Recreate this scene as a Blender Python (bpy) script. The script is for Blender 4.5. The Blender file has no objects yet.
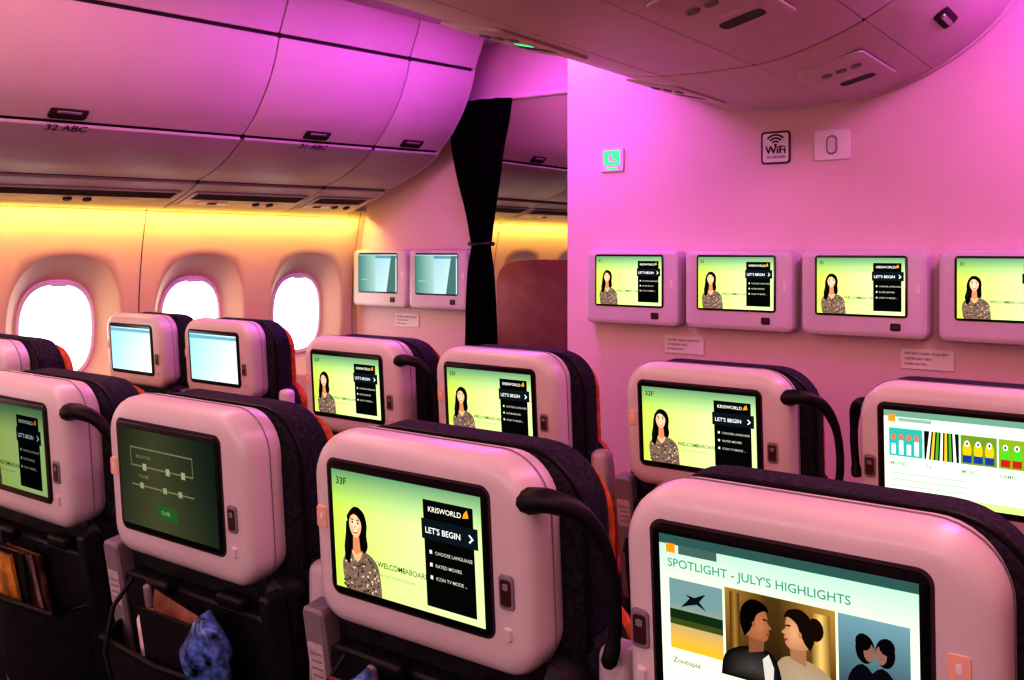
import bpy, math, random
from mathutils import Matrix, Vector
random.seed(7)
scene = bpy.context.scene
scene.view_settings.view_transform = 'Standard'
for lk in ('High Contrast', 'Medium High Contrast'):
    try:
        scene.view_settings.look = lk; break
    except Exception: pass

CAMZ = 1.40
def lin(r, g, b):
    def f(c):
        c = c/255.0
        return c/12.92 if c <= 0.04045 else ((c+0.055)/1.055)**2.4
    return (f(r), f(g), f(b), 1.0)

# ------------------------------------------------------------------ materials
def mat(name, col, rough=0.5, noise=0.04, nscale=30.0, bump=0.0, bscale=200.0, metal=0.0, spec=0.5):
    m = bpy.data.materials.new(name); m.use_nodes = True
    nt = m.node_tree; b = nt.nodes['Principled BSDF']
    b.inputs['Roughness'].default_value = rough
    b.inputs['Metallic'].default_value = metal
    b.inputs['Specular IOR Level'].default_value = spec
    tc = nt.nodes.new('ShaderNodeTexCoord')
    n = nt.nodes.new('ShaderNodeTexNoise'); n.inputs['Scale'].default_value = nscale
    n.inputs['Detail'].default_value = 3
    nt.links.new(tc.outputs['Object'], n.inputs['Vector'])
    r = nt.nodes.new('ShaderNodeValToRGB')
    c0 = tuple(max(0, c*(1-noise*2)) for c in col[:3])+(1,)
    c1 = tuple(min(1, c*(1+noise)) for c in col[:3])+(1,)
    r.color_ramp.elements[0].position = 0.3; r.color_ramp.elements[1].position = 0.7
    r.color_ramp.elements[0].color = c0; r.color_ramp.elements[1].color = c1
    nt.links.new(n.outputs['Fac'], r.inputs['Fac'])
    nt.links.new(r.outputs['Color'], b.inputs['Base Color'])
    if bump > 0:
        n2 = nt.nodes.new('ShaderNodeTexNoise'); n2.inputs['Scale'].default_value = bscale
        nt.links.new(tc.outputs['Object'], n2.inputs['Vector'])
        bp = nt.nodes.new('ShaderNodeBump'); bp.inputs['Strength'].default_value = bump
        bp.inputs['Distance'].default_value = 0.002
        nt.links.new(n2.outputs['Fac'], bp.inputs['Height'])
        nt.links.new(bp.outputs['Normal'], b.inputs['Normal'])
    return m

def emat(name, col, strength):
    m = bpy.data.materials.new(name); m.use_nodes = True
    nt = m.node_tree; nt.nodes.clear()
    o = nt.nodes.new('ShaderNodeOutputMaterial'); e = nt.nodes.new('ShaderNodeEmission')
    e.inputs['Color'].default_value = col; e.inputs['Strength'].default_value = strength
    nt.links.new(e.outputs[0], o.inputs[0])
    return m

M_shell = mat('seat_plastic', (0.64, 0.60, 0.61, 1), 0.32, 0.02, 8, 0.05, 400)
M_fabric = mat('seat_fabric_dark', (0.028, 0.028, 0.046, 1), 0.75, 0.35, 140, 0.9, 500, spec=.3)
M_dark = mat('seat_back_charcoal', (0.016, 0.017, 0.021, 1), 0.5, 0.2, 60, 0.2, 300, spec=.4)
M_black = mat('gloss_black', (0.006, 0.006, 0.007, 1), 0.18, 0.02, 20)
M_rubber = mat('black_rubber', (0.008, 0.007, 0.010, 1), 0.5, 0.1, 40, spec=.4)
M_orange = mat('cushion_orange', (0.60, 0.17, 0.05, 1), 0.9, 0.2, 60, 0.5, 500)
M_metal = mat('brushed_metal', (0.45, 0.42, 0.43, 1), 0.35, 0.1, 50, metal=0.9)
M_grey = mat('grey_plastic', (0.25, 0.23, 0.26, 1), 0.5, 0.05, 20)
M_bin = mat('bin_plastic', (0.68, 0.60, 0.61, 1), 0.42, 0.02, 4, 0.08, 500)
M_bin_shade = mat('bin_plastic_painted_shade', (0.46, 0.40, 0.42, 1), 0.45, 0.03, 4, 0.08, 500)  # same plastic darkened: shading of the downward-facing panels put into the colour
M_wall = mat('sidewall_plastic', (0.62, 0.50, 0.37, 1), 0.55, 0.02, 3, 0.08, 300)
M_bulk = mat('bulkhead_laminate', (0.72, 0.55, 0.57, 1), 0.5, 0.02, 2, 0.05, 400)
M_ceil = mat('ceiling_panel', (0.70, 0.62, 0.68, 1), 0.6, 0.02, 3)
M_seam = mat('seam_dark', (0.04, 0.025, 0.035, 1), 0.8, 0.1, 20)
M_floor = mat('carpet', (0.03, 0.025, 0.04, 1), 0.95, 0.3, 90, 0.6, 400)
M_curtain = mat('curtain_black', (0.0025, 0.002, 0.004, 1), 0.95, 0.2, 80, 0.4, 500, spec=.08)
M_white = mat('label_white', (0.8, 0.75, 0.77, 1), 0.5, 0.02, 20)
M_purpleprint = mat('print_purple', (0.04, 0.015, 0.07, 1), 0.5, 0.02, 20)
M_blue = mat('blue_plastic_bag', (0.10, 0.20, 0.50, 1), 0.2, 0.6, 60, 0.5, 60)
M_yellow = mat('magazine_yellow', (0.6, 0.33, 0.06, 1), 0.4, 0.4, 25)
M_brown = mat('magazine_brown', (0.22, 0.10, 0.06, 1), 0.4, 0.4, 25)
M_paper = mat('paper_white', (0.6, 0.55, 0.55, 1), 0.5, 0.15, 35)
M_maroon = mat('remote_maroon', (0.07, 0.025, 0.03, 1), 0.35, 0.1, 40)
M_iconp = mat('icon_peach', (0.80, 0.52, 0.40, 1), 0.4, 0.03, 40)
M_divider = mat('divider_mauve', (0.30, 0.08, 0.12, 1), 0.6, 0.1, 10)
M_pane = emat('window_daylight', (0.85, 0.95, 1.0, 1), 2.8)
M_green = emat('exit_green', (0.10, 0.95, 0.35, 1), 1.0)
M_cove = emat('cove_warm', (1.0, 0.66, 0.14, 1), 2.2)

def screen_mat():
    m = bpy.data.materials.new('lcd_picture'); m.use_nodes = True
    nt = m.node_tree; nt.nodes.clear()
    o = nt.nodes.new('ShaderNodeOutputMaterial'); e = nt.nodes.new('ShaderNodeEmission')
    a = nt.nodes.new('ShaderNodeVertexColor'); a.layer_name = 'Col'
    nt.links.new(a.outputs['Color'], e.inputs['Color']); e.inputs['Strength'].default_value = 1.0
    nt.links.new(e.outputs[0], o.inputs[0]); return m
M_lcd = screen_mat()

# ------------------------------------------------------------------ mesh builder
def rprof(w, h, rt, rb, n=7):
    pts = []
    for (cx, cz, r, a0) in ((w/2-rt, h/2-rt, rt, 0), (-w/2+rt, h/2-rt, rt, 90),
                            (-w/2+rb, -h/2+rb, rb, 180), (w/2-rb, -h/2+rb, rb, 270)):
        for i in range(n+1):
            a = math.radians(a0+90*i/n)
            pts.append((cx+r*math.cos(a), cz+r*math.sin(a)))
    return pts

class MB:
    def __init__(s):
        s.v = []; s.f = []; s.m = []; s.mats = []; s.M = Matrix.Identity(4)
    def mi(s, m):
        if m not in s.mats: s.mats.append(m)
        return s.mats.index(m)
    def add(s, vs, fs, m):
        b = len(s.v); k = s.mi(m)
        s.v += [tuple(s.M @ Vector(v)) for v in vs]
        for f in fs:
            s.f.append([b+i for i in f]); s.m.append(k)
    def loft(s, rings, m, cap0=True, cap1=True, closed=True):
        n = len(rings[0]); vs = [p for r in rings for p in r]; fs = []
        for k in range(len(rings)-1):
            for i in range(n if closed else n-1):
                j = (i+1) % n
                fs.append((k*n+i, k*n+j, (k+1)*n+j, (k+1)*n+i))
        if cap0: fs.append(tuple(range(n-1, -1, -1)))
        if cap1: fs.append(tuple((len(rings)-1)*n+i for i in range(n)))
        s.add(vs, fs, m)
    def slab(s, cx, cz, w, h, rt, rb, layers, m, n=7):
        """rounded rect in XZ, lofted along Y; layers=(y,inset[,dz])"""
        rings = []
        for L in layers:
            y, i = L[0], L[1]; dz = L[2] if len(L) > 2 else 0
            rings.append([(cx+x, y, cz+z+dz) for x, z in rprof(w-2*i, h-2*i, max(rt-i, .0008), max(rb-i, .0008), n)])
        s.loft(rings, m)
    def rbox(s, c, d, r, m, n=3):
        r = min(r, min(d)/2*0.95)
        y0 = c[1]-d[1]/2; y1 = c[1]+d[1]/2
        lay = [(y0 + r*(1-math.cos(math.pi/2*i/n)), r*(1-math.sin(math.pi/2*i/n))) for i in range(n+1)]
        lay += [(y1 - r*(1-math.cos(math.pi/2*i/n)), r*(1-math.sin(math.pi/2*i/n))) for i in range(n, -1, -1)]
        s.slab(c[0], c[2], d[0], d[2], r*1.001+.0005, r*1.001+.0005, lay, m, n=3)
    def tube(s, pts, rad, m, seg=10, flat=1.0):
        pts = [Vector(p) for p in pts]; rings = []
        for i, p in enumerate(pts):
            t = (pts[min(i+1, len(pts)-1)]-pts[max(i-1, 0)]).normalized()
            up = Vector((0, 1, 0)) if abs(t.y) < .9 else Vector((1, 0, 0))
            a = t.cross(up).normalized(); b = t.cross(a).normalized()
            r = rad[i] if isinstance(rad, (list, tuple)) else rad
            rings.append([tuple(p+a*r*math.cos(2*math.pi*k/seg)+b*r*flat*math.sin(2*math.pi*k/seg)) for k in range(seg)])
        s.loft(rings, m)
    def obj(s, name, parent=None, loc=None, angle=35, smooth=True):
        me = s.mesh(name, angle, smooth)
        return place(me, name, parent, loc)
    def mesh(s, name, angle=35, smooth=True):
        me = bpy.data.meshes.new(name); me.from_pydata(s.v, [], s.f)
        for m in s.mats: me.materials.append(m)
        me.polygons.foreach_set('material_index', s.m)
        me.validate(); me.update()
        if smooth:
            me.polygons.foreach_set('use_smooth', [True]*len(me.polygons))
            try: me.set_sharp_from_angle(angle=math.radians(angle))
            except Exception: pass
        return me

def place(me, name, parent=None, loc=None, rot=None):
    o = bpy.data.objects.new(name, me); scene.collection.objects.link(o)
    if loc: o.location = loc
    if rot: o.rotation_euler = rot
    if parent: o.parent = parent
    return o
def empty(name, loc=(0, 0, 0)):
    e = bpy.data.objects.new(name, None); e.empty_display_size = .1
    e.location = loc; scene.collection.objects.link(e); return e

def catmull(P, n=6):
    out = []
    for i in range(len(P)-1):
        p0 = P[max(i-1, 0)]; p1 = P[i]; p2 = P[i+1]; p3 = P[min(i+2, len(P)-1)]
        for k in range(n):
            t = k/n
            out.append(tuple(0.5*((2*p1[j])+(-p0[j]+p2[j])*t+(2*p0[j]-5*p1[j]+4*p2[j]-p3[j])*t*t +
                                  (-p0[j]+3*p1[j]-3*p2[j]+p3[j])*t**3) for j in range(len(p1))))
    out.append(tuple(P[-1])); return out

# ------------------------------------------------------------------ text cache
_tc = {}
def text_geo(t):
    if t in _tc: return _tc[t]
    cu = bpy.data.curves.new('t', 'FONT'); cu.body = t; cu.size = 1.0; cu.resolution_u = 3; cu.offset = .012
    o = bpy.data.objects.new('t', cu); scene.collection.objects.link(o)
    dg = bpy.context.evaluated_depsgraph_get(); dg.update()
    me = bpy.data.meshes.new_from_object(o.evaluated_get(dg))
    vs = [(v.co.x, v.co.y) for v in me.vertices]; fs = [tuple(p.vertices) for p in me.polygons]
    bpy.data.objects.remove(o); bpy.data.curves.remove(cu); bpy.data.meshes.remove(me)
    _tc[t] = (vs, fs); return _tc[t]

# ------------------------------------------------------------------ LCD pictures (flat, vertex coloured)
class Pic:
    def __init__(s, W, H, gain=1.0):
        s.W = W; s.H = H; s.v = []; s.f = []; s.c = []; s.L = 0; s.gain = gain
    def P(s, u, v): return ((u-.5)*s.W, (v-.5)*s.H)
    def up(s): s.L += 1
    def _add(s, pts, fs, cols):
        b = len(s.v); y = -0.00003*s.L
        s.v += [(p[0], y, p[1]) for p in pts]
        for f in fs:
            s.f.append([b+i for i in f]); s.c.append([cols[i] for i in f])
    def poly(s, pts, col):
        s.up(); s._add([s.P(*p) for p in pts], [tuple(range(len(pts)))], [col]*len(pts))
    def rect(s, u0, v0, u1, v1, col): s.poly([(u0, v0), (u1, v0), (u1, v1), (u0, v1)], col)
    def fan(s, pts, ce, col, cc):
        """soft shaded blob: centre colour cc fading to rim colour col"""
        s.up(); n = len(pts)
        s._add([s.P(*ce)]+[s.P(*p) for p in pts], [(0, 1+i, 1+(i+1) % n) for i in range(n)], [cc]+[col]*n)
    def ell(s, u, v, ru, rv, col, n=20, a0=0, a1=360):
        s.poly([(u+ru*math.cos(math.radians(a0+(a1-a0)*i/n)), v+rv*math.sin(math.radians(a0+(a1-a0)*i/n))) for i in range(n)], col)
    def grid(s, u0, v0, u1, v1, fn, n=10):
        s.up(); pts = []; cols = []; fs = []
        for j in range(n+1):
            for i in range(n+1):
                a = i/n; b = j/n
                pts.append(s.P(u0+(u1-u0)*a, v0+(v1-v0)*b)); cols.append(fn(a, b))
        for j in range(n):
            for i in range(n):
                k = j*(n+1)+i; fs.append((k, k+1, k+n+2, k+n+1))
        s._add(pts, fs, cols)
    def text(s, t, u, v, size, col, bold=0):
        s.up(); vs, fs = text_geo(t); x0, y0 = s.P(u, v)
        sz = size*s.H
        s._add([(x0+a*sz, y0+b*sz) for a, b in vs], fs, [col]*len(vs))
    def mesh(s, name):
        me = bpy.data.meshes.new(name); me.from_pydata(s.v, [], s.f)
        ca = me.color_attributes.new('Col', 'FLOAT_COLOR', 'CORNER'); d = []
        for cs in s.c:
            for c in cs: d += [c[0]*s.gain, c[1]*s.gain, c[2]*s.gain, 1.0]
        ca.data.foreach_set('color', d)
        me.materials.append(M_lcd); me.update(); return me

def mix(a, b, t):
    t = max(0, min(1, t)); return tuple(a[i]*(1-t)+b[i]*t for i in range(3))+(1,)

def woman(p, hu, hv, k):
    """flat picture of a smiling woman; k = head height in v units; aspect corrected"""
    ar = p.H/p.W
    T = lambda x, y: (max(.002, hu+x*k*ar), max(0.0, hv+y*k))
    def E(dx, dy, rx, ry, col, n=20): p.ell(hu+dx*k*ar, hv+dy*k, rx*k*ar, ry*k, col, n)
    def G(pts, col): p.poly([T(x, y) for x, y in pts], col)
    hair = lin(14, 9, 12); hair2 = lin(48, 30, 28); skin = lin(232, 178, 132); skinc = lin(255, 215, 178); skin2 = lin(205, 140, 102)
    vb = -hv/k
    G(catmull([(-.40, .25), (-.50, -.1), (-.50, -.5), (-.62, -.95), (-.50, -1.25), (-.2, -1.3), (.25, -1.1), (.46, -.8), (.42, -.4), (.46, 0), (.34, .38), (.05, .56), (-.22, .50), (-.40, .25)], 3)[:-1], hair)
    G(catmull([(-.68, vb), (-.80, -1.9), (-.78, -1.45), (-.55, -1.12), (-.2, -.98), (.25, -.98), (.62, -1.1), (.92, -1.4), (1.02, -1.9), (1.05, vb)], 3), lin(128, 106, 92))
    rnd = random.Random(3)
    for i in range(120):
        x = rnd.uniform(-.72, .98); y = rnd.uniform(vb+.06, -1.12)
        if y > -1.10-abs(x-.1)**2*.35: continue
        E(x, y, .045, .04, lin(*rnd.choice([(40, 30, 35), (225, 205, 180), (90, 75, 75), (60, 45, 50), (180, 140, 115)])), 6)
    G([(-.26, -.98), (.30, -.98), (.16, -1.25), (.02, -1.36), (-.12, -1.25)], skin)
    G([(-.13, -.35), (-.17, -.98), (.0, -1.1), (.21, -.98), (.15, -.35)], skin2)
    p.fan([T(.30*math.cos(a)*(1-.14*max(0, -math.sin(a))), -.05+.45*math.sin(a)) for a in [2*math.pi*i/28 for i in range(28)]], T(.02, 0), skin, skinc)
    E(-.17, -.16, .07, .05, lin(240, 175, 145), 10); E(.18, -.16, .07, .05, lin(240, 175, 145), 10)
    G([(-.34, -.1), (-.40, .22), (-.2, .48), (.06, .54), (.30, .40), (.38, .05), (.32, -.12), (.27, .12), (.10, .30), (-.06, .34), (-.2, .26), (-.29, .08)], hair)
    G([(-.33, .1), (-.29, -.2), (-.27, -.6), (-.22, -1.0), (-.36, -1.5), (-.56, -1.35), (-.58, -.9), (-.48, -.4), (-.44, .0)], hair)
    G([(.33, .1), (.29, -.2), (.28, -.6), (.34, -1.0), (.46, -.95), (.46, -.4), (.44, 0)], hair)
    G([(-.28, .38), (-.10, .49), (.10, .47), (-.08, .44)], hair2); G([(-.42, -.3), (-.38, -.8), (-.46, -1.2), (-.47, -.7)], hair2)
    for sx in (-.125, .135):
        E(sx, .03, .066, .034, lin(250, 245, 240), 10); E(sx, .03, .040, .038, hair, 8)
        G([(sx-.08, .05), (sx+.08, .05), (sx+.05, .072), (sx-.05, .072)], hair)
        G([(sx-.09, .125), (sx+.09, .125), (sx+.05, .165), (sx-.05, .165)], hair2)
    G([(.005, -.02), (.055, -.15), (-.045, -.15)], skin2)
    G([(-.145, -.215), (.155, -.215), (.08, -.34), (-.07, -.34)], lin(190, 50, 55))
    G([(-.12, -.23), (.13, -.23), (.06, -.29), (-.05, -.29)], lin(255, 252, 248))

def pic_welcome(W, H, label='33F', gain=1.0, side=0):
    p = Pic(W, H, gain)
    A = lin(96, 145, 115); B = lin(200, 228, 90); C = lin(226, 244, 180); D = lin(180, 230, 135)
    def bg(a, b):
        base = mix(mix(C, B, max(0, 1-a*1.3)), D, a*.4)
        t = max(0, (b-.68)/.32)
        return mix(base, A, min(1, t*.9+.05*(1-a)))
    p.grid(0, 0, 1, 1, bg, 12)
    p.text(label, .03, .88, .085, lin(30, 60, 50))
    woman(p, .175, .58, .235)
    p.text("WELCOME", .325, .27, .063, lin(50, 55, 35)); p.text("ABOARD", .515, .27, .063, lin(110, 115, 85))
    p.text("touch the screen to discover", .33, .20, .034, lin(150, 160, 120))
    p.rect(.655, .07, .965, .91, lin(10, 12, 11))
    p.rect(.64, .60, .99, .76, lin(24, 34, 40))
    p.text("KRISWORLD", .685, .82, .058, lin(240, 238, 225))
    p.poly([(.90, .82), (.94, .83), (.93, .89), (.91, .86)], lin(240, 160, 40))
    p.text("LET'S BEGIN", .662, .65, .066, lin(245, 245, 240))
    p.poly([(.94, .64), (.965, .675), (.94, .71), (.935, .70), (.952, .675), (.935, .65)], lin(255, 255, 255))
    for i, (t, s_) in enumerate((("CHOOSE LANGUAGE", .038), ("RATED MOVIES", .038), ("ICON TV MODE ...", .038))):
        p.text(t, .72, .49-.10*i, s_, lin(200, 200, 185)); p.rect(.685, .49-.10*i, .702, .52-.10*i, lin(220, 220, 200))
    return p.mesh('picture_welcome')

def pic_spotlight(W, H):
    p = Pic(W, H, 1.05)
    p.grid(0, 0, 1, 1, lambda a, b: mix(lin(236, 246, 210), lin(150, 208, 190), max(0, b-.55)*1.8), 8)
    p.rect(0, .94, 1, 1, lin(60, 95, 90))
    p.rect(.03, .885, .07, .945, lin(240, 150, 40)); p.rect(.085, .885, .25, .94, lin(80, 105, 100))
    p.text("SPOTLIGHT - JULY'S HIGHLIGHTS", .035, .795, .078, lin(85, 150, 130))
    p.grid(.04, .26, .27, .72, lambda a, b: mix(lin(235, 180, 40), lin(120, 150, 150), min(1, b*1.5)), 6)
    p.rect(.04, .42, .27, .50, lin(70, 85, 40)); p.rect(.04, .46, .27, .52, lin(30, 55, 30))
    p.poly([(.09, .54), (.13, .61), (.11, .63), (.15, .62), (.20, .66), (.17, .60), (.20, .55), (.16, .58), (.12, .56)], lin(20, 25, 25))
    p.grid(.28, .18, .71, .74, lambda a, b: mix(lin(40, 26, 14), lin(180, 138, 68), abs(a-.45)*1.6*b+.10*b), 10)
    p.grid(.62, .26, .69, .70, lambda a, b: mix(lin(120, 90, 45), lin(225, 190, 115), 1-abs(a-.5)*2), 4)
    p.grid(.30, .30, .34, .72, lambda a, b: mix(lin(70, 48, 24), lin(160, 122, 64), 1-abs(a-.5)*2), 4)
    def prof(cx, s_, face, hairc, suit, hh):
        X = lambda q: (cx+s_*q[0], q[1])
        p.fan([X(q) for q in catmull([(-.15, .18), (-.135, .31), (-.07, .385), (.02, .405), (.075, .35), (.10, .18)], 3)], X((-.02, .27)), suit, mix(suit, (1, .9, .8, 1), .08))
        p.poly([X(q) for q in ((-.035, .36), (-.035, .50), (.028, .47), (.025, .39))], mix(face, lin(60, 30, 20), .5))
        p.fan([X(q) for q in catmull([(-.05, .47), (-.045, .61), (-.01, .68), (.03, .66), (.043, .60), (.042, .575), (.058, .542), (.046, .528), (.050, .510), (.043, .500), (.045, .480), (.028, .450), (-.005, .450)], 3)],
              X((.012, .55)), mix(face, lin(60, 30, 20), .35), face)
        p.poly([X((a, b+hh)) for a, b in catmull([(-.05, .46), (-.068, .54), (-.06, .64), (-.02, .700), (.03, .685), (.048, .635), (.03, .642), (.0, .61), (-.012, .56), (-.03, .50)], 3)], hairc)
        p.ell(cx-s_*.013, .545, .007, .020, mix(face, lin(90, 40, 30), .4), 8)
        p.poly([X(q) for q in ((.022, .595), (.042, .592), (.042, .585), (.026, .583))], lin(25, 12, 10))
        p.poly([X(q) for q in ((.034, .507), (.050, .507), (.046, .493), (.036, .495))], lin(150, 60, 55))
    prof(.565, -1, lin(214, 160, 120), lin(34, 20, 14), lin(165, 142, 115), 0)
    p.ell(.635, .60, .032, .07, lin(34, 20, 14), 14)
    prof(.41, 1, lin(180, 122, 86), lin(12, 8, 8), lin(16, 12, 14), 0)
    p.poly([(.44, .18), (.43, .34), (.455, .38), (.475, .30), (.47, .18)], lin(205, 198, 190))
    p.grid(.72, .18, .97, .74, lambda a, b: mix(lin(30, 45, 55), lin(120, 155, 165), b), 6)
    for cx, s_ in ((.815, 1), (.885, -1)):
        p.poly(catmull([(cx-.07, .18), (cx-.06, .38), (cx-.01, .47), (cx+.04, .38), (cx+.06, .18)], 3), lin(18, 18, 26))
        p.ell(cx, .56, .034, .085, lin(16, 12, 16)); p.ell(cx+.014*s_, .545, .020, .056, lin(140, 104, 90), 12)
        p.ell(cx-.006*s_, .60, .028, .05, lin(16, 12, 16), 12)
        p.poly([(cx+.028*s_, .56), (cx+.040*s_, .545), (cx+.028*s_, .53)], lin(140, 104, 90))
    p.text("Zootopia  ", .05, .17, .050, lin(90, 120, 105))
    p.text("Batman v Superman: Dawn of Just...", .285, .10, .052, lin(40, 75, 70))
    p.text("The Single Moms Club", .735, .11, .046, lin(80, 110, 105))
    p.rect(.29, .045, .60, .058, lin(150, 180, 160))
    return p.mesh('picture_spotlight')

def pic_grid(W, H):
    p = Pic(W, H, 1.1)
    p.grid(0, 0, 1, 1, lambda a, b: mix(lin(240, 250, 225), lin(190, 236, 205), b*.7), 6)
    p.rect(0, .93, 1, 1, lin(120, 160, 140)); p.rect(.03, .87, .08, .95, lin(245, 150, 50)); p.rect(.1, .88, .32, .92, lin(150, 175, 160))
    bgs = [(60, 175, 165), (25, 25, 25), (120, 150, 50), (140, 170, 40)]
    x = .035
    for i in range(4):
        w = .225; p.rect(x, .48, x+w, .80, lin(*bgs[i]))
        if i == 0:
            for k in range(4):
                p.rect(x+.015+.052*k, .50, x+.045+.052*k, .62+.04*(k % 2), lin(230, 240, 235)); p.ell(x+.03+.052*k, .70, .016, .035, lin(240, 120, 90), 10)
        elif i == 1:
            for k in range(7): p.poly([(x+.01+.03*k, .48), (x+.03+.03*k, .48), (x+.05+.025*k, .80), (x+.035+.025*k, .80)], lin(*[(230, 230, 225), (230, 190, 60), (90, 170, 60)][k % 3]))
        else:
            for k in range(3):
                cu = x+.04+.07*k; p.ell(cu, .64, .028, .10, lin(235, 190, 30) if i == 2 else lin(90, 200, 50), 14)
                p.ell(cu, .71, .016, .035, lin(250, 250, 245), 10); p.ell(cu, .71, .007, .016, lin(20, 20, 20), 8)
                p.rect(cu-.028, .50, cu+.028, .58, lin(40, 70, 150) if i == 2 else lin(180, 50, 40))
        x += w+.012
    for i, t in enumerate(("MOVIES", "TV", "MUSIC", "GAMES")):
        p.text(t, .045+.235*i, .38, .052, lin(110, 140, 110))
    for k in range(3): p.rect(.05, .28-.07*k, .55, .292-.07*k, lin(170, 205, 170))
    p.rect(.0, .0, 1, .08, lin(200, 228, 140))
    return p.mesh('picture_menu')

def pic_dim(W, H):
    p = Pic(W, H, 0.7)
    p.grid(0, 0, 1, 1, lambda a, b: mix(lin(96, 96, 66), lin(34, 50, 44), abs(a-.4)*1.4+.25*b), 8)
    ln = lin(140, 140, 105)
    for (a, b, c, d) in ((.12, .62, .78, .635), (.12, .42, .78, .435), (.12, .62, .127, .82), (.773, .62, .78, .82), (.12, .805, .78, .82)):
        p.rect(a, b, c, d, ln)
    for u in (.25, .5, .66):
        p.rect(u, .59, u+.04, .66, lin(180, 180, 140)); p.rect(u-.04, .40, u, .46, lin(170, 170, 130))
    p.text("BRIGHTNESS", .18, .71, .045, ln); p.text("VOLUME", .2, .51, .045, ln)
    p.rect(.38, .14, .60, .27, lin(60, 110, 60)); p.text("CLOSE", .425, .185, .05, lin(170, 190, 140))
    return p.mesh('picture_settings')

def pic_blank(W, H, wedge=False, gain=1.15):
    p = Pic(W, H, gain)
    p.grid(0, 0, 1, 1, lambda a, b: mix(lin(140, 205, 225), lin(225, 250, 250), .3+a*.7-(b-.5)*.3), 8)
    p.rect(.0, .90, 1, .97, lin(120, 175, 190))
    if wedge:
        p.grid(.0, .0, .45, .97, lambda a, b: mix(lin(90, 150, 140), lin(190, 225, 215), a), 4)
        p.poly([(.74, .0), (.97, .0), (.97, .97), (.86, .97)], lin(100, 140, 135))
    p.rect(.08, .3, .3, .33, lin(170, 215, 220))
    return p.mesh('picture_blank')

# ------------------------------------------------------------------ SEAT parts (shared meshes)
PIV = Vector((0, 0, 1.03)); TILT = math.radians(4)
R_up = Matrix.Translation(PIV) @ Matrix.Rotation(TILT, 4, 'X') @ Matrix.Translation(-PIV)
LOW = Matrix.Translation((0, 0.015, .93)) @ Matrix.Rotation(math.radians(9), 4, 'X') @ Matrix.Translation((0, 0, -.93))

def seat_shell(side):
    b = MB(); b.M = R_up
    b.slab(.002, 1.028, .360, .260, .066, .046,
           [(-.010, .030), (-.0088, .018), (-.005, .008), (.001, .003), (.009, 0), (.030, -.0005), (.048, .002), (.060, .006), (.064, .012)], M_shell, 9)
    b.slab(-.008, 1.034, .264, .176, .012, .012, [(-.0105, 0), (-.0125, .0005), (-.0130, .003)], M_black)
    b.slab(-.008, 1.034, .272, .184, .015, .015, [(-.0098, 0), (-.0104, .001)], M_seam)
    sx = .146*side if side > 0 else -.158
    sx2 = -.157 if side > 0 else .146
    b.slab(sx, 1.005, .022, .042, .006, .006, [(-.0088, 0), (-.012, .001), (-.0125, .003)], M_grey)
    b.slab(sx, 1.005, .016, .032, .004, .004, [(-.0120, 0), (-.0135, .001)], M_maroon)
    b.slab(sx, 1.012, .008, .008, .002, .002, [(-.0135, 0), (-.0139, .0005)], M_grey)
    b.slab(sx2, 1.042, .020, .030, .004, .004, [(-.0088, 0), (-.0112, .001)], M_iconp)
    b.slab(sx2, 1.044, .006, .010, .003, .003, [(-.0105, 0), (-.0118, .0005)], M_white)
    b.slab(sx, .955, .014, .02, .005, .005, [(-.008, 0), (-.013, .003)], M_shell)
    # parting groove round the side
    pr = rprof(.3615, .2615, .066, .046, 9)
    b.tube([(x+.002, .034, z+1.028) for x, z in pr]+[(pr[0][0]+.002, .034, pr[0][1]+1.028)], .0009, M_grey, 4)
    return b.mesh('shell')

def seat_headrest():
    b = MB(); b.M = R_up
    b.slab(.006, 1.014, .392, .270, .085, .05, [(.058, .03), (.064, .012), (.072, .003), (.090, 0), (.125, .0), (.140, .006), (.148, .02)], M_fabric, 9)
    b.slab(.006, 1.005, .380, .250, .08, .05, [(.146, .004), (.158, .002), (.170, .01), (.176, .03)], M_orange, 9)
    pr = rprof(.392, .270, .085, .05, 9)
    b.tube([(x+.006, .078, z+1.014) for x, z in pr]+[(pr[0][0]+.006, .078, pr[0][1]+1.014)], .003, M_rubber, 6)
    b.slab(.0, .890, .34, .06, .02, .02, [(.015, .01), (.025, 0), (.12, 0), (.13, .01)], M_dark)
    return b.mesh('headrest')

def seat_back():
    b = MB(); b.M = LOW
    b.slab(0, .69, .42, .44, .06, .04, [(.008, .03), (.014, .01), (.025, 0), (.07, 0), (.075, .004)], M_dark)
    b.slab(0, .71, .445, .48, .09, .05, [(.065, .012), (.075, 0), (.13, 0), (.150, .012), (.16, .03)], M_fabric)
    b.slab(0, .70, .43, .46, .08, .05, [(.155, .010), (.17, .004), (.185, .012), (.195, .04)], M_orange)
    b.slab(0.01, .745, .365, .235, .02, .02, [(.010, .0), (-.010, 0), (-.013, .004)], M_dark)
    b.slab(-.19, .77, .042, .28, .01, .01, [(.012, 0), (-.016, 0), (-.02, .004)], M_grey)
    b.slab(.200, .75, .022, .30, .008, .008, [(.012, 0), (-.016, 0), (-.02, .004)], M_dark)
    b.slab(-.19, .83, .03, .06, .003, .003, [(-.019, 0), (-.0208, 0)], M_paper)
    for k in range(4): b.rbox((-.19, -.021, .812+.011*k), (.022, .0008, .003), .0004, M_grey, 1)
    b.rbox((-.05, -.022, .865), (.055, .018, .022), .006, M_rubber)
    b.rbox((-.07, -.032, .848), (.016, .012, .04), .005, M_grey)
    b.rbox((.12, -.012, .875), (.06, .02, .02), .005, M_rubber)
    return b.mesh('back')

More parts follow.
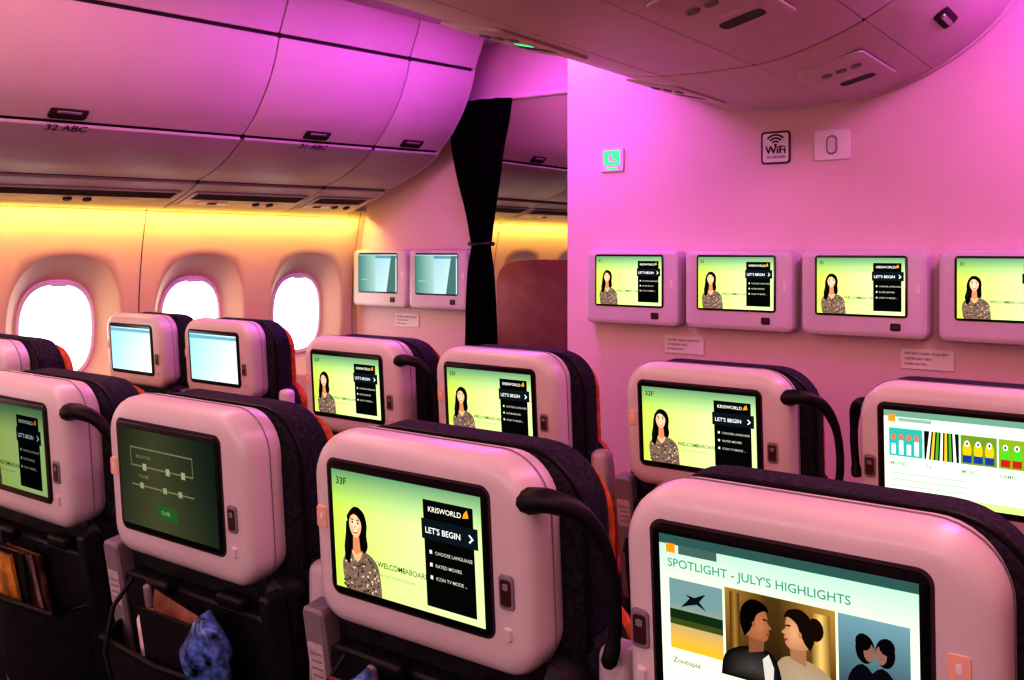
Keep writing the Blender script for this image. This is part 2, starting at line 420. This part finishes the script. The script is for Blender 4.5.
def seat_pocket(var):
    r = random.Random(var); b = MB(); b.M = LOW
    rings = []
    for (z, dep, w) in ((.50, .02, .34), (.56, .05, .37), (.66, .055, .38), (.72, .06, .38), (.77, .062, .375)):
        rings.append([(-w/2, -.014, z), (-w/2+.02, -.014-dep*.85, z), (0, -.014-dep, z), (w/2-.02, -.014-dep*.85, z), (w/2, -.014, z)])
    b.loft(rings, M_dark, False, False, closed=False)
    b.tube([(-.19, -.014, .77), (-.168, -.067, .772), (0, -.077, .77), (.168, -.067, .772), (.19, -.014, .77)], .005, M_rubber, 8)
    for k in range(5):
        m = [M_yellow, M_brown, M_paper, M_brown, M_dark][(k+var) % 5]
        w = r.uniform(.11, .19); x = r.uniform(-.06, .04); zt = r.uniform(.795, .86); y = -.020-.009*k
        sk = r.uniform(-.03, .03)
        b.add([(x-w/2, y, .55), (x+w/2, y, .55), (x+w/2+sk, y-.006, zt), (x-w/2+sk, y-.006, zt+r.uniform(-.03, .03)),
               (x-w/2, y-.006, .55), (x+w/2, y-.006, .55), (x+w/2+sk, y-.012, zt), (x-w/2+sk, y-.012, zt)],
              [(0, 1, 2, 3), (7, 6, 5, 4), (0, 4, 5, 1), (1, 5, 6, 2), (2, 6, 7, 3), (3, 7, 4, 0)], m)
    cx = .09 if var % 2 == 0 else -.08
    rings = []
    N = 20
    for j in range(10):
        t = j/9; z = .755+.110*t; R = .052*math.sin(math.pi*(.12+.8*t))**.6
        rings.append([(cx+R*(1+.12*math.sin(3*a+j*.9+var)+.05*math.sin(7*a+j))*math.cos(a)*(1.25-.4*t)+.02*t,
                       -.055+R*.5*(1+.18*math.sin(4*a+j*.7))*math.sin(a), z+.008*math.sin(2*a+j*.5))
                      for a in [2*math.pi*i/N for i in range(N)]])
    b.loft(rings, M_blue)
    b.tube([(-.13, -.02, .86), (-.15, -.05, .82), (-.14, -.08, .76), (-.12, -.085, .70)], .004, M_rubber, 6)
    return b.mesh('pocket', 70)

def seat_base():
    b = MB()
    b.rbox((0, .40, .42), (.45, .50, .13), .035, M_orange)
    b.rbox((0, .42, .345), (.44, .46, .03), .01, M_dark)
    b.rbox((0, .21, .56), (.44, .12, .22), .04, M_orange)
    b.rbox((-.244, .34, .635), (.045, .36, .035), .014, M_shell)
    # armrest on the right is folded up between the seat backs
    b.rbox((.243, .085, .79), (.046, .045, .30), .016, M_shell)
    for sx in (-.244, .244):
        b.rbox((sx, .20, .52), (.03, .06, .22), .012, M_grey)
        b.rbox((sx, .36, .50), (.022, .30, .22), .01, M_dark)
    for sx in (-.17, .17):
        b.tube([(sx, .22, .33), (sx, .16, .02)], .016, M_metal, 8)
        b.tube([(sx, .50, .33), (sx, .58, .02)], .016, M_metal, 8)
        b.rbox((sx, .37, .015), (.04, .52, .03), .006, M_metal)
    b.tube([(-.22, .25, .325), (.22, .25, .325)], .022, M_metal, 10)
    b.tube([(-.22, .50, .325), (.22, .50, .325)], .022, M_metal, 10)
    b.rbox((0.05, .38, .16), (.14, .22, .16), .02, M_dark)
    return b.mesh('base')

def seat_loop(side):
    b = MB(); b.M = R_up
    if side > 0:
        P = [(.130, .040, 1.100), (.165, .008, 1.110), (.20, .005, 1.116), (.232, .02, 1.102), (.250, .035, 1.066),
             (.258, .04, 1.02), (.258, .04, .965), (.250, .035, .925)]
    else:
        P = [(.130, .040, 1.096), (.160, .030, 1.104), (.182, .035, 1.106), (.197, .05, 1.094), (.203, .058, 1.07),
             (.205, .06, 1.03), (.203, .06, .99), (.200, .055, .96)]
    P = catmull(P, 5); n = len(P); rad = []
    for i in range(n):
        t = i/(n-1)
        rad.append(.019-.012*min(1, t*1.5) if t < .667 else .0075+(.002 if t > .9 else 0))
    rad[0] = .006; rad[1] = .014; rad[-1] = .006
    b.tube([(p[0]*side, p[1], p[2]) for p in P], rad, M_rubber, 12)
    return b.mesh('headrest_wing')

SH = {1: seat_shell(1), -1: seat_shell(-1)}
HEAD = seat_headrest(); BACK = seat_back(); POCK = [seat_pocket(i) for i in range(3)]; BASE = seat_base()
LOOP = {1: seat_loop(1), -1: seat_loop(-1)}
DW, DH = .247, .157
PICS = {'w33': pic_welcome(DW, DH, '33F', 1.05), 'w32': pic_welcome(DW, DH, '32F', 1.1), 'wd': pic_welcome(DW, DH, '33D', .40),
        'spot': pic_spotlight(DW, DH), 'grid': pic_grid(DW, DH), 'dim': pic_dim(DW, DH), 'blank': pic_blank(DW, DH, False, 1.0)}

def seat(x, y, pic, side=1, loop=0, var=0, rot=0.0):
    e = empty('airplane_seat', (x, y, 0)); e.rotation_euler = (0, 0, rot)
    place(SH[side], 'shell', e); place(HEAD, 'headrest', e); place(BACK, 'backrest', e)
    place(POCK[var % 3], 'seat_pocket', e); place(BASE, 'seat_base', e)
    if loop: place(LOOP[loop], 'headrest_wing', e)
    s = place(PICS[pic], 'display', e)
    s.matrix_local = R_up @ Matrix.Translation((-.008, -.01335, 1.034))
    return e

YN, YF = .872, 1.76
for x, pic, side, loop, var in ((-1.755, 'wd', 1, 1, 1), (-1.268, 'dim', 1, 0, 0), (-.774, 'w33', 1, 1, 1), (-.298, 'spot', -1, 0, 2)):
    seat(x, YN, pic, side, loop, var)
for x, pic, side, loop, var in ((-1.79, 'w32', 1, 1, 1), (-1.315, 'w32', 1, 0, 0), (-.785, 'w32', 1, 1, 1), (-.300, 'grid', -1, -1, 2)):
    seat(x, YF, pic, side, loop, var)
for x in (-3.09, -2.61):
    seat(x, 1.95, 'blank', 1, 0, 0)
    seat(x, 1.18, 'blank', 1, 0, 1)

# ------------------------------------------------------------------ room
YB = 3.40; YP = 3.65; Y0 = -2.2; Y1 = 7.5
XC = -1.13
def wallx(z):
    return -3.67 + .07*max(0, (z-1.05)/.55)**2 + .18*max(0, (1.0-z))**2

def window_panel(name, yc, half, winc=1.060):
    b = MB(); N = 64; zlo, zhi = .0, 1.50
    def sup(a, ry, rz, n):
        c, s_ = math.cos(a), math.sin(a)
        return (ry*math.copysign(abs(c)**(2/n), c), rz*math.copysign(abs(s_)**(2/n), s_))
    rings = []
    angs = [2*math.pi*(i+.5)/N for i in range(N)]
    def rectpt(a, hy, zl, zh):
        c, s_ = math.cos(a), math.sin(a)
        up = (zh-winc); dn = (winc-zl)
        t = min(hy/abs(c) if abs(c) > 1e-6 else 1e9, (up if s_ > 0 else dn)/abs(s_) if abs(s_) > 1e-6 else 1e9)
        return (c*t, s_*t)
    def addring(pts, dx):
        rings.append([(wallx(winc+z)-dx, yc+y, winc+z) for y, z in pts])
    R = [rectpt(a, half, zlo, zhi) for a in angs]
    S = [sup(a, .245, .318, 2.4) for a in angs]
    for t in (0, .25, .5, .75, 1):
        addring([(r[0]*(1-t)+s_[0]*t, r[1]*(1-t)+s_[1]*t) for r, s_ in zip(R, S)], 0)
    for (ry, rz, dx) in ((.240, .312, .003), (.232, .302, .012), (.205, .265, .045), (.180, .226, .075), (.168, .210, .082)):
        addring([sup(a, ry, rz, 2.5) for a in angs], dx)
    b.loft(rings, M_wall, False, False)
    b2 = []
    for (ry, rz, dx) in ((.168, .210, .082), (.163, .205, .076), (.152, .190, .078), (.148, .186, .090)):
        b2.append([(wallx(winc+p[1])-dx, yc+p[0], winc+p[1]) for p in [sup(a, ry, rz, 2.6) for a in angs]])
    b.loft(b2, M_white, False, False)
    o = b.obj(name, angle=50)
    g = MB(); ring = [(wallx(winc+p[1])-.088, yc+p[0], winc+p[1]) for p in [sup(a, .150, .188, 2.6) for a in angs]]
    g.add(ring, [tuple(range(N))], M_pane); g.obj('pane', o)
    g = MB(); g.M = Matrix.Translation((wallx(1.25)-.07, yc, winc+.188)) @ Matrix.Rotation(math.radians(90), 4, 'Z')
    g.rbox((0, 0, 0), (.07, .012, .012), .005, M_white); g.obj('shade_handle', o)
    return o
k = 1
wy = [2.01+.64*i for i in range(-5, 9)]
for yy in wy:
    window_panel('window_%d' % k, yy, .32); k += 1
b = MB(); zz = [i*1.6/24 for i in range(25)]
for i in range(len(wy)+1):
    ya = Y0 if i == 0 else wy[i-1]+.26
    yb = wy[i]-.26 if i < len(wy) else Y1
    if yb > ya: b.loft([[(wallx(z)-.003, y, z) for z in zz] for y in (ya, yb)], M_wall, False, False, closed=False)
zl = [i*.70/10 for i in range(11)]
b.loft([[(wallx(z)-.004, y, z) for z in zl] for y in (Y0, Y1)], M_wall, False, False, closed=False)
zl = [1.495+i*.105/4 for i in range(5)]
b.loft([[(wallx(z), y, z) for z in zl] for y in (Y0, Y1)], M_wall, False, False, closed=False)
zl = [1.39+i*.11/4 for i in range(5)]
b.loft([[(wallx(z)-.004, y, z) for z in zl] for y in (Y0, Y1)], M_wall, False, False, closed=False)
b.loft([[(-3.85, y, z) for z in (0, 1.7)] for y in (Y0, Y1)], M_wall, False, False, closed=False)
for i in range(len(wy)-1):
    ys = (wy[i]+wy[i+1])/2
    if i % 2 == 1:
        b.loft([[(wallx(z)+.0012, y, z) for z in zz] for y in (ys-.002, ys+.002)], M_seam, False, False, closed=False)
b.obj('wall_left', angle=40)

b = MB(); b.add([(-3.9, Y0, 0), (1.8, Y0, 0), (1.8, Y1, 0), (-3.9, Y1, 0)], [(0, 1, 2, 3)], M_floor); b.obj('floor')
b = MB(); b.add([(1.45, Y0, 0), (1.45, Y1, 0), (1.45, Y1, 2.5), (1.45, Y0, 2.5)], [(0, 1, 2, 3)], M_wall); b.obj('wall_right')
b = MB(); b.add([(-3.9, Y0, 0), (1.5, Y0, 0), (1.5, Y0, 2.5), (-3.9, Y0, 2.5)], [(0, 1, 2, 3)], M_bulk); b.obj('wall_back')
b = MB(); b.add([(-3.9, Y1, 0), (1.5, Y1, 0), (1.5, Y1, 2.5), (-3.9, Y1, 2.5)], [(0, 1, 2, 3)], M_bulk); b.obj('wall_far')
b = MB(); prof = catmull([(-3.9, 2.46), (-2.75, 2.40), (-2.3, 2.44), (-1.85, 2.40), (-1.13, 2.42), (-.4, 2.40), (.1, 2.44), (.55, 2.40), (1.6, 2.40)], 5)
b.loft([[(x, y, z) for x, z in prof] for y in (Y0, Y1)], M_ceil, False, False, closed=False)
b.obj('ceiling', angle=60)

# ---- side overhead bins
def strip(b, P, ya, yb, m, edge=.006, th=.012):
    n = len(P)
    nor = []
    for i in range(n):
        a = Vector(P[max(i-1, 0)]); c = Vector(P[min(i+1, n-1)]); t = (c-a).normalized()
        nor.append(Vector((t.y, -t.x)))
    def ring(y, off):
        return [(P[i][0]+nor[i].x*off, y, P[i][1]+nor[i].y*off) for i in range(n)]
    rs = [ring(ya, -th), ring(ya, -edge*.5), ring(ya+edge*.5, -.001), ring(ya+edge*1.2, 0), ring(yb-edge*1.2, 0), ring(yb-edge*.5, -.001), ring(yb, -edge*.5), ring(yb, -th)]
    b.loft(rs, m, False, False, closed=False)
    for idx in (0, n-1):
        i2 = 1 if idx == 0 else n-2
        d = (Vector(P[idx])-Vector(P[i2])).normalized()*edge
        q0 = [(P[idx][0], y, P[idx][1]) for y in (ya+edge, yb-edge)]
        q1 = [(P[idx][0]+d.x*.6-nor[idx].x*edge*.6, y, P[idx][1]+d.y*.6-nor[idx].y*edge*.6) for y in (ya+edge, yb-edge)]
        q2 = [(P[idx][0]+d.x*.6-nor[idx].x*th, y, P[idx][1]+d.y*.6-nor[idx].y*th) for y in (ya+edge, yb-edge)]
        b.loft([q0, q1, q2], m, False, False, closed=False)

UND = catmull([(-3.60, 1.575), (-3.50, 1.610), (-3.40, 1.645), (-3.305, 1.685)], 4)
LOWP = catmull([(-3.29, 1.700), (-3.17, 1.740), (-3.04, 1.80), (-2.955, 1.855)], 5)
DOOR = catmull([(-2.945, 1.875), (-2.865, 1.955), (-2.795, 2.06), (-2.75, 2.16), (-2.73, 2.235)], 6)
UPP = catmull([(-2.727, 2.255), (-2.70, 2.32), (-2.67, 2.40), (-2.65, 2.52)], 4)
FULL = UND+LOWP+DOOR+UPP
def taper(b):
    """fuselage tapers towards the front: bins swing inboard and rise slightly"""
    out = []
    for (x, y, z) in b.v:
        if y < 3.49:
            f = min(1, max(0, (x+3.6)/.65)); d = 3.49-y
            x -= .095*d*f; z -= .020*d*min(1, f+.35)
        out.append((x, y, z))
    b.v = out
def side_bin(ya, yb, num=None, vents=True):
    b = MB()
    g = .003
    for P, m in ((UND, M_bin_shade), (LOWP, M_bin_shade), (DOOR, M_bin), (UPP, M_bin)):
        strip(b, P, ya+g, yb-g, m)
    bk = [(x-.012, z+.010) for x, z in FULL]
    b.loft([[(x, y, z) for x, z in bk] for y in (ya, yb)], M_seam, False, False, closed=False)
    yc = (ya+yb)/2
    def onp(P, i, off, y):
        a = Vector(P[max(i-1, 0)]); c = Vector(P[min(i+1, len(P)-1)]); t = (c-a).normalized(); nn = Vector((t.y, -t.x))
        return Matrix(((0, -nn.x, t.x, P[i][0]+nn.x*off), (1, 0, 0, y), (0, -nn.y, t.y, P[i][1]+nn.y*off), (0, 0, 0, 1)))
    b.M = onp(DOOR, 2, 0, yc)
    b.slab(0, 0, .13, .046, .008, .014, [(.004, 0), (-.002, 0), (-.004, .003)], M_seam)
    b.slab(0, .010, .085, .012, .004, .004, [(-.002, 0), (-.008, .002)], M_grey)
    if vents:
        L = (yb-ya)-.06
        b.M = onp(UND, 6, 0, yc)
        b.slab(0, 0, L, .165, .01, .01, [(.002, 0), (-.003, 0), (-.004, .002)], M_bin_shade)
        for kk in range(6):
            b.rbox((0, -.005, .005+.012*kk), (L-.04, .002, .0065), .0008, M_seam, 1)
        b.slab(-L*.25, -.045, .15, .045, .01, .01, [(-.003, 0), (-.006, .001)], M_white)
        b.slab(-L*.25, -.045, .05, .025, .004, .004, [(-.006, 0), (-.007, .001)], M_seam)
        for kk in (-1, 1):
            b.slab(L*.2+kk*.04, -.045, .036, .036, .017, .017, [(-.003, 0), (-.010, .002), (-.011, .006)], M_dark)
    b.M = Matrix.Identity(4)
    if num:
        vs, fs = text_geo(num)
        b.M = onp(LOWP, 14, .0015, yc-.06) @ Matrix.Rotation(math.radians(90), 4, 'X')
        b.add([(x*.045, y*.045-.01, 0) for x, y in vs], fs, M_purpleprint)
    b.M = Matrix.Identity(4)
    taper(b)
    return b.obj('overhead_bin', angle=40)
ed = [(-2.2, -.4, None), (-.4, 1.0, None), (1.0, 2.40, '32 ABC'), (2.40, 3.08, '31 ABC'), (3.08, 3.49, None)]
for (a, c, n_) in ed: side_bin(a, c, n_)
for i in range(3): side_bin(3.72+1.2*i, 3.72+1.2*(i+1), None)
b = MB(); cap = [(-3.62, 1.56)]+FULL[:-1]+[(-2.66, 2.45), (-3.62, 2.45)]
b.loft([[(x, y, z) for x, z in cap] for y in (3.485, 3.495)], M_bin)
b.obj('trim_1')
b = MB(); b.add([(-3.605, Y0, 1.556), (-3.575, Y0, 1.556), (-3.575, Y1, 1.556), (-3.605, Y1, 1.556)], [(0, 3, 2, 1)], M_cove)
b.obj('cove_light_strip')

# ---- centre overhead bins
CP = [(0, 1.915), (.2, 1.925), (.38, 1.975), (.53, 2.05), (.65, 2.15), (.72, 2.26), (.75, 2.40)]
CR = catmull(CP, 6)
CF = [(XC-x, z) for x, z in CR[::-1]]+[(XC+x, z) for x, z in CR[1:]]
def cz_at(dx):
    dx = abs(dx)
    for (a, b_) in zip(CR[:-1], CR[1:]):
        if a[0] <= dx <= b_[0]+1e-9: return a[1]+(b_[1]-a[1])*(dx-a[0])/max(1e-9, b_[0]-a[0])
    return CR[-1][1]
def center_bin(ya, yb):
    b = MB()
    for (x0, x1) in ((-.75, -.452), (-.445, -.148), (-.142, .142), (.148, .445), (.452, .75)):
        P = [(XC+x0+(x1-x0)*i/16, cz_at(x0+(x1-x0)*i/16)) for i in range(17)]
        strip(b, P, ya+.004, yb-.004, M_bin)
    b.loft([[(x, y, z+.014) for x, z in CF] for y in (ya, yb)], M_seam, False, False, closed=False)
    yc = (ya+yb)/2
    for sx in (-.29, .29):
        b.M = Matrix.Translation((XC+sx, yc, cz_at(sx)-.002)) @ Matrix.Rotation(math.radians(-14 if sx > 0 else 14), 4, 'Y') @ Matrix.Rotation(math.radians(-90), 4, 'X')
        b.slab(0, 0, .20, .42, .02, .02, [(-.004, 0), (.001, 0), (.003, .003)], M_bin)
        b.slab(0, .10, .11, .06, .02, .02, [(.002, 0), (.004, .001)], M_dark)
        b.slab(0, .03, .05, .03, .004, .004, [(.002, 0), (.0045, .001)], M_green if yc < 2.2 and sx < 0 else M_white)
        for kk in (-1, 0, 1):
            b.slab(kk*.045, -.08, .034, .034, .016, .016, [(.002, 0), (.008, .002), (.009, .008)], M_grey)
    for s_ in (-1, 1):
        b.M = Matrix.Translation((XC+.57*s_, yc, cz_at(.57)-.001)) @ Matrix.Rotation(math.radians(-38*s_), 4, 'Y') @ Matrix.Rotation(math.radians(90), 4, 'Z') @ Matrix.Rotation(math.radians(-90), 4, 'X')
        b.slab(0, 0, .17, .05, .02, .02, [(-.002, 0), (.002, 0), (.004, .004)], M_seam)
        b.slab(0, .002, .12, .018, .008, .008, [(.003, 0), (.010, .003)], M_metal)
    b.M = Matrix.Identity(4)
    return b.obj('overhead_bin', angle=40)
for (a, c) in ((-2.2, -.9), (-.9, .3), (.3, 1.45), (1.45, 2.55), (2.55, 3.385)): center_bin(a, c)
b = MB(); b.tube([(x, YB-.008, z+.004) for x, z in CF], .011, M_bin, 8); b.obj('trim_2')

# ---- bulkhead
b = MB(); b.rbox((( -2.152+1.45)/2, YB+.03, 1.24), (3.60, .06, 2.44), .006, M_bulk, 2); b.obj('wall_front')
b = MB()
def ext(poly, ya, yb, m):
    b.loft([[(x, y, z) for x, z in poly] for y in (ya, yb)], m)
ext([(-3.78, 0), (-2.83, 0), (-2.83, 2.12), (-2.83, 2.44), (-3.78, 2.44)], YP, YP+.05, M_bulk)
ext([(-2.83, 2.12), (-2.10, 2.12), (-2.10, 2.44), (-2.83, 2.44)], YP, YP+.05, M_bulk)
b.obj('wall_partition')
b = MB(); b.tube([(-2.83, YP+.0, .01), (-2.83, YP, 2.10)], .012, M_white, 8)
b.rbox((-2.47, YP-.02, 2.125), (.74, .04, .03), .008, M_bulk); b.obj('trim_3')
b = MB(); b.rbox((-2.135, (YB+.06+YP)/2+.02, 1.24), (.03, YP-YB-.02, 2.44), .004, M_bulk, 1); b.obj('wall_return')
b = MB(); b.rbox((-.35, YB-.008, .06), (3.58, .016, .12), .004, M_metal); b.obj('baseboard_front')
b = MB(); b.rbox((-3.15, YP-.008, .06), (.62, .016, .12), .004, M_metal); b.obj('baseboard_partition')

# ---- wall monitors
def monitor(x, yw, pic, w=.425, h=.30, ztop=1.390):
    e = empty('wall_monitor', (x, yw, ztop-h/2))
    b = MB()
    b.slab(0, 0, w, h, .028, .028, [(-.001, -.004), (-.03, -.002), (-.058, 0), (-.067, .004), (-.071, .012), (-.072, .022)], M_shell)
    b.slab(-.006, .028, w*.735, .212, .012, .012, [(-.0718, 0), (-.0745, .001), (-.075, .003)], M_black)
    b.slab(w*.26, -.110, .034, .026, .006, .006, [(-.0718, 0), (-.074, .001)], M_seam)
    b.slab(w*.26, -.109, .024, .016, .003, .003, [(-.074, 0), (-.0755, .001)], M_maroon)
    b.slab(w*.43, .02, .012, .03, .003, .003, [(-.0718, 0), (-.073, .001)], M_white)
    place(b.mesh('housing'), 'housing', e)
    place(pic, 'display', e, (-.006, -.0754, .028))
    return e
PWm = pic_welcome(.425*.735-.016, .196, '31', 1.2)
PBm = pic_blank(.40*.735-.016, .196, True, .75)
for x in (-1.805, -1.352, -.897, -.440): monitor(x, YB, PWm)
monitor(-3.44, YP, PBm, .385, .30); monitor(-3.035, YP, PBm, .385, .30)

# ---- signs on the bulkhead
e = empty('wifi_sign', (-1.228, YB, 1.775))
b = MB(); b.slab(0, 0, .112, .122, .014, .014, [(0, 0), (-.003, 0), (-.004, .001)], M_purpleprint)
b.slab(0, 0, .098, .108, .009, .009, [(-.004, 0), (-.0046, .0003)], M_white)
def arc(cx, cz, r0, r1, a0, a1, y, m, n=16):
    vs = []; fs = []
    for i in range(n+1):
        a = math.radians(a0+(a1-a0)*i/n)
        vs += [(cx+r0*math.cos(a), y, cz+r0*math.sin(a)), (cx+r1*math.cos(a), y, cz+r1*math.sin(a))]
    for i in range(n): fs.append((2*i, 2*i+1, 2*i+3, 2*i+2))
    b.add(vs, fs, m)
for r in (.012, .024, .036): arc(0, .008, r, r+.007, 40, 140, -.0052, M_purpleprint)
b.slab(0, .010, .010, .010, .0045, .0045, [(-.0046, 0), (-.0052, 0)], M_purpleprint)
for (t, x, z, s_) in (("WiFi", -.039, -.022, .040), ("WiFi", -.0375, -.022, .040), ("ON BOARD", -.035, -.040, .014)):
    vs, fs = text_geo(t); b.add([(x+a*s_, -.0052, z+c*s_) for a, c in vs], fs, M_purpleprint)
place(b.mesh('plate', smooth=False), 'plate', e)
e = empty('exit_sign', (-1.925, YB, 1.768))
b = MB(); b.slab(0, 0, .11, .10, .008, .008, [(0, 0), (-.006, 0), (-.008, .002)], M_white)
b.slab(0, .008, .075, .06, .003, .003, [(-.008, 0), (-.0088, .0005)], M_green)
b.slab(-.006, .008, .018, .03, .006, .006, [(-.0088, 0), (-.0095, 0)], M_white)
b.slab(.012, -.004, .02, .010, .003, .003, [(-.0088, 0), (-.0095, 0)], M_white)
b.slab(0, -.037, .05, .008, .003, .003, [(-.008, 0), (-.0088, 0)], M_green)
place(b.mesh('plate'), 'plate', e)
e = empty('bassinet_latch_plate', (-1.02, YB, 1.772))
b = MB(); b.slab(0, 0, .128, .108, .01, .01, [(0, 0), (-.004, 0), (-.006, .002)], M_white)
b.slab(0, 0, .040, .070, .019, .019, [(-.006, 0), (-.009, .003)], M_grey)
b.slab(0, 0, .028, .056, .013, .013, [(-.009, 0), (-.0095, 0)], M_shell)
place(b.mesh('plate'), 'plate', e)
for (x, z) in ((-1.60, 1.015), (-.70, 1.02), (-3.3, 1.02)):
    yy = (YB if x > -2 else YP)-.001
    b = MB(); b.slab(0, 0, .17, .07, .005, .005, [(0, 0), (-.003, 0), (-.004, .001)], M_white)
    for i, t in enumerate(("LIFE VEST UNDER YOUR SEAT", "FASTEN SEAT BELT", "WHILE SEATED")):
        vs, fs = text_geo(t); b.add([(-.072+a*.0105, -.0044, .015-.018*i+c*.0105) for a, c in vs], fs, M_seam)
    b.obj('placard', None, (x, yy, z), smooth=False)

# ---- curtain
b = MB()
LV = [(2.11, -2.93, -2.57, .05), (2.0, -2.935, -2.59, .055), (1.88, -2.925, -2.62, .055), (1.72, -2.885, -2.645, .05), (1.58, -2.84, -2.67, .045),
      (1.44, -2.81, -2.69, .035), (1.40, -2.805, -2.695, .033), (1.3, -2.825, -2.68, .04), (1.15, -2.835, -2.67, .045), (.93, -2.84, -2.66, .05), (.5, -2.86, -2.64, .055), (.03, -2.88, -2.62, .06)]
LVs = catmull(LV, 4); rings = []
for (z, xa, xb, dd) in LVs:
    cx = (xa+xb)/2; rx = (xb-xa)/2; N = 72; r_ = []
    for i in range(N):
        a = 2*math.pi*i/N
        f = 1+.20*math.cos(11*a+z*1.2)*min(1, .4+abs(z-1.42)*2)
        r_.append((cx+rx*math.cos(a)*(.9+.1*f), YP-.080+dd*math.sin(a)*f, z))
    rings.append(r_)
b.loft(rings, M_curtain)
b.tube([(-2.75+.065*math.cos(t*math.pi/8), YP-.080+.042*math.sin(t*math.pi/8), 1.42) for t in range(17)], .010, M_black, 8)
b.obj('curtain', angle=60)

# ---- next cabin
b = MB()
b.slab(-2.80, .67, 1.30, 1.32, .16, .04, [(4.62, .02), (4.625, .006), (4.64, 0), (4.70, 0), (4.715, .006), (4.72, .02)], M_divider, 10)
b.obj('privacy_divider')
b = MB()
b.slab(-2.95, 1.12, .46, .52, .09, .04, [(5.2, .02), (5.22, 0), (5.33, 0), (5.36, .03)], M_rubber, 8)
b.rbox((-2.95, 5.45, .45), (.5, .5, .16), .04, M_dark)
b.rbox((-2.95, 5.25, .65), (.46, .12, .5), .04, M_dark)
b.rbox((-2.95, 5.42, .19), (.36, .36, .38), .02, M_dark)
b.obj('business_seat')

# ------------------------------------------------------------------ lights
def area(name, loc, rot, sx, sy, col, pw, spread=180):
    l = bpy.data.lights.new(name, 'AREA'); l.shape = 'RECTANGLE'; l.size = sx; l.size_y = sy
    l.color = col; l.energy = pw; l.spread = math.radians(spread)
    o = bpy.data.objects.new(name, l); o.location = loc; o.rotation_euler = [math.radians(a) for a in rot]
    scene.collection.objects.link(o); return o
PUR = (.80, .13, .85); WARM = (1.0, .62, .16)
area('aisle_ceiling_light', (-2.25, .4, 2.39), (0, 0, 0), .35, 2.8, (1.0, .45, .46), 24)
area('aisle_ceiling_light', (-2.20, 2.8, 2.39), (0, 0, 0), .35, 1.2, (.72, .12, .9), 15)
area('aisle_ceiling_light', (.05, .6, 2.39), (0, 0, 0), .4, 4.0, (1.0, .42, .50), 30)
area('aisle_ceiling_light', (.0, 2.8, 2.39), (0, 25, 0), .4, .9, PUR, 15)
area('cove_light', (-1.95, 2.6, 2.30), (0, 180, 0), .08, 1.6, PUR, 6)
area('cove_light', (-2.0, .2, 2.30), (0, 180, 0), .08, 2.6, (1.0, .4, .6), 4)
area('rear_fill_light', (-1.2, -1.9, 1.8), (80, 0, 0), 3.2, .6, (1.0, .68, .70), 27)  # fill lamp added behind the camera to brighten seat backs and bin undersides
area('sidewall_cove_light', (-3.55, 1.6, 1.55), (0, 25, 0), .03, 4.0, WARM, 11)
area('sidewall_cove_light', (-3.55, 5.6, 1.55), (0, 25, 0), .03, 3.6, WARM, 9)
area('forward_cabin_light', (-2.2, 5.4, 2.36), (0, 0, 0), .5, 3.0, (.9, .22, .7), 26)

w = bpy.data.worlds.new('World'); scene.world = w; w.use_nodes = True
w.node_tree.nodes['Background'].inputs[0].default_value = (.9, .6, .8, 1)
w.node_tree.nodes['Background'].inputs[1].default_value = .25

# ------------------------------------------------------------------ camera
cd = bpy.data.cameras.new('camera'); cam = bpy.data.objects.new('camera', cd); scene.collection.objects.link(cam)
cam.location = (0, 0, CAMZ); cam.rotation_euler = (math.radians(90), 0, math.radians(35.7))
cd.sensor_width = 36; cd.sensor_fit = 'HORIZONTAL'; cd.lens = 930/1024*36
cd.shift_y = -92/1024; cd.clip_start = .02
scene.camera = cam
